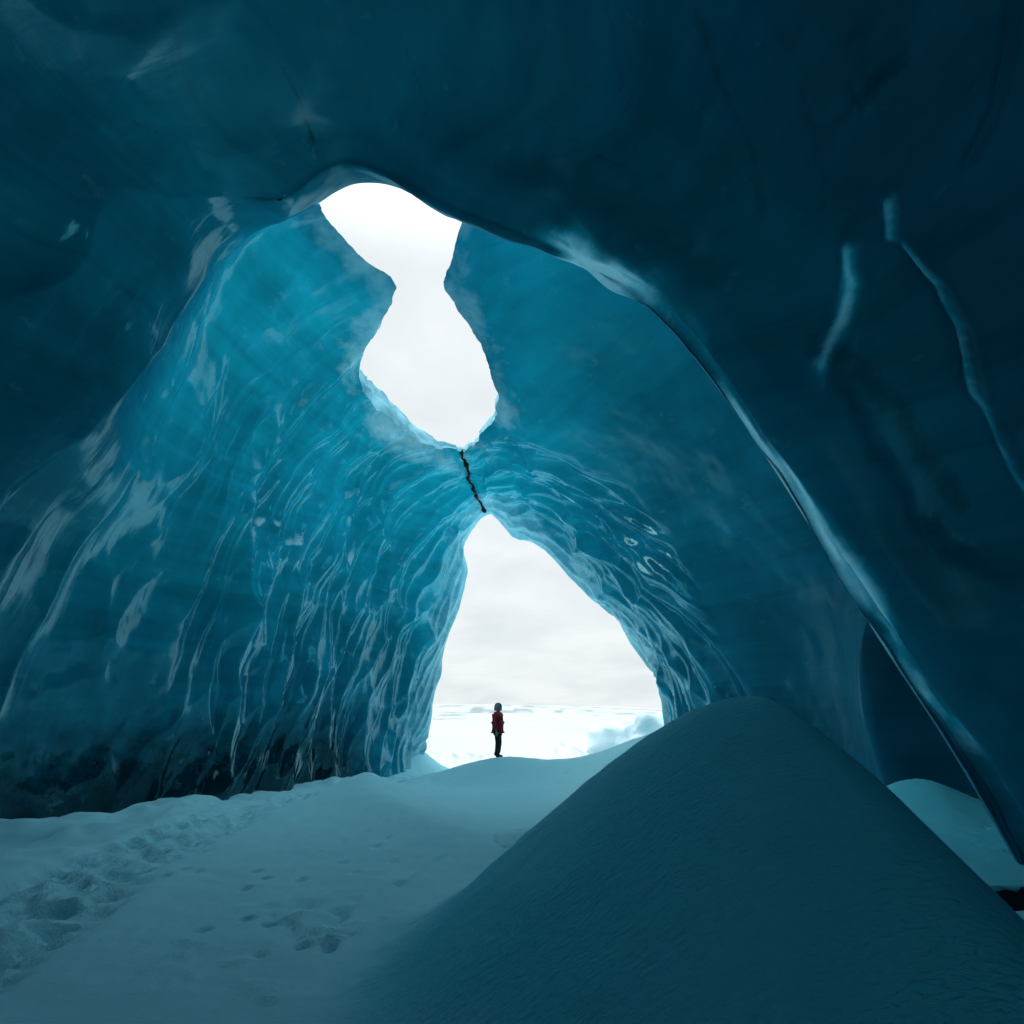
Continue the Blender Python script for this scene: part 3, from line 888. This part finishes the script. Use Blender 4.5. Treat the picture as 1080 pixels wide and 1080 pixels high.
# dark sheet added for the shade inside the melt channel
def strip():
    xs = np.linspace(3.7, 7.6, 60)
    yc = np.interp(xs, [3.6, 5.2, 7.5], [6.2, 6.45, 6.7])
    vv, ff = [], []
    for i, x in enumerate(xs):
        for j, (o, up) in enumerate(((-.30, .02), (-.15, 0), (0, 0), (.15, .05), (.24, .20), (.28, .34))):
            yy = yc[i] + o
            vv.append((x, yy, -0.46 + up + (.06 * math.sin(i * 1.7 + j * 2.1) + .04 * rng.normal()) * (.25 if j > 3 else 1)))
            if i and j:
                b = i * 6 + j
                ff.append((b - 7, b - 1, b, b - 6))
    return mesh_np('channel_shade', np.array(vv), ff, simple_mat('shade_strip', (.012, .016, .02), .35, .5, 25))
tag(strip(), kind='stuff')

# ----------------------------------------------------------------- sky, sun, camera
SUN_EL, SUN_AZ = R(42), R(-100)          # azimuth measured from +y towards +x
w = bpy.data.worlds.new('World'); SC.world = w; w.use_nodes = True
w.node_tree.nodes.clear()
n = N(w.node_tree)
out = n('OutputWorld'); bg = n('Background'); bg.inputs['Strength'].default_value = 0.10
sky = n('TexSky', sky_type='NISHITA', sun_disc=False, sun_elevation=SUN_EL, sun_rotation=SUN_AZ)
sky.air_density = 1.0; sky.dust_density = 3.0
tc = n('TexCoord')
sep = n('SeparateXYZ'); n.l(tc.outputs['Generated'], sep.inputs[0])
# cloud layer seen in perspective: direction / height
zz = n('Math', operation='ADD'); zz.inputs[1].default_value = 0.22; n.l(sep.outputs['Z'], zz.inputs[0])
zm = n('Math', operation='MAXIMUM'); zm.inputs[1].default_value = 0.03; n.l(zz.outputs[0], zm.inputs[0])
dx = n('Math', operation='DIVIDE'); n.l(sep.outputs['X'], dx.inputs[0]); n.l(zm.outputs[0], dx.inputs[1])
dy = n('Math', operation='DIVIDE'); n.l(sep.outputs['Y'], dy.inputs[0]); n.l(zm.outputs[0], dy.inputs[1])
cb = n('CombineXYZ'); n.l(dx.outputs[0], cb.inputs[0]); n.l(dy.outputs[0], cb.inputs[1])
cn = n('TexNoise', i_Scale=1.9, i_Detail=7.0, i_Roughness=0.55, i_Distortion=0.3); n.l(cb.outputs[0], cn.inputs['Vector'])
cr = n('ValToRGB')
cr.color_ramp.elements[0].position = 0.30; cr.color_ramp.elements[0].color = (8.0, 8.7, 9.0, 1)
cr.color_ramp.elements[1].position = 0.62; cr.color_ramp.elements[1].color = (9.5, 10.0, 10.2, 1)
n.l(cn.outputs['Fac'], cr.inputs[0])
mix = n('Mix', data_type='RGBA'); mix.inputs[0].default_value = 0.94
n.l(sky.outputs[0], mix.inputs[6]); n.l(cr.outputs[0], mix.inputs[7])
zr = n('MapRange', interpolation_type='SMOOTHSTEP'); zr.inputs[1].default_value = 0.66; zr.inputs[2].default_value = 0.93
zr.inputs[3].default_value = 1.0; zr.inputs[4].default_value = 3.2
n.l(sep.outputs['Z'], zr.inputs[0])
zmul = n('VectorMath', operation='SCALE'); n.l(mix.outputs[2], zmul.inputs[0]); n.l(zr.outputs[0], zmul.inputs['Scale'])
n.l(zmul.outputs[0], bg.inputs['Color']); n.l(bg.outputs[0], out.inputs[0])

sl = bpy.data.lights.new('sun', 'SUN'); sl.energy = 3.0; sl.angle = R(60); sl.color = (1, .92, .84)
so = link(bpy.data.objects.new('sun', sl))
sd_ = Vector((math.sin(SUN_AZ) * math.cos(SUN_EL), math.cos(SUN_AZ) * math.cos(SUN_EL), math.sin(SUN_EL)))
so.rotation_euler = sd_.to_track_quat('Z', 'Y').to_euler()
so.location = (0, 30, 40)

cd_ = bpy.data.cameras.new('camera')
cd_.sensor_width = 36; cd_.lens = 36 * F_PX / (2 * HALF)
cd_.clip_start = 0.05; cd_.clip_end = 30000
co = link(bpy.data.objects.new('camera', cd_))
co.location = CAM; co.rotation_euler = (math.pi / 2 + TH, 0, 0)
SC.camera = co

SC.view_settings.view_transform = 'Standard'
SC.view_settings.look = 'None'
SC.view_settings.exposure = 0.0
SC.view_settings.gamma = 1.0
SC.cycles.use_denoising = True
SC.cycles.max_bounces = 10
SC.cycles.diffuse_bounces = 6
SC.cycles.glossy_bounces = 4
SC.cycles.transmission_bounces = 6
SC.cycles.sample_clamp_indirect = 6
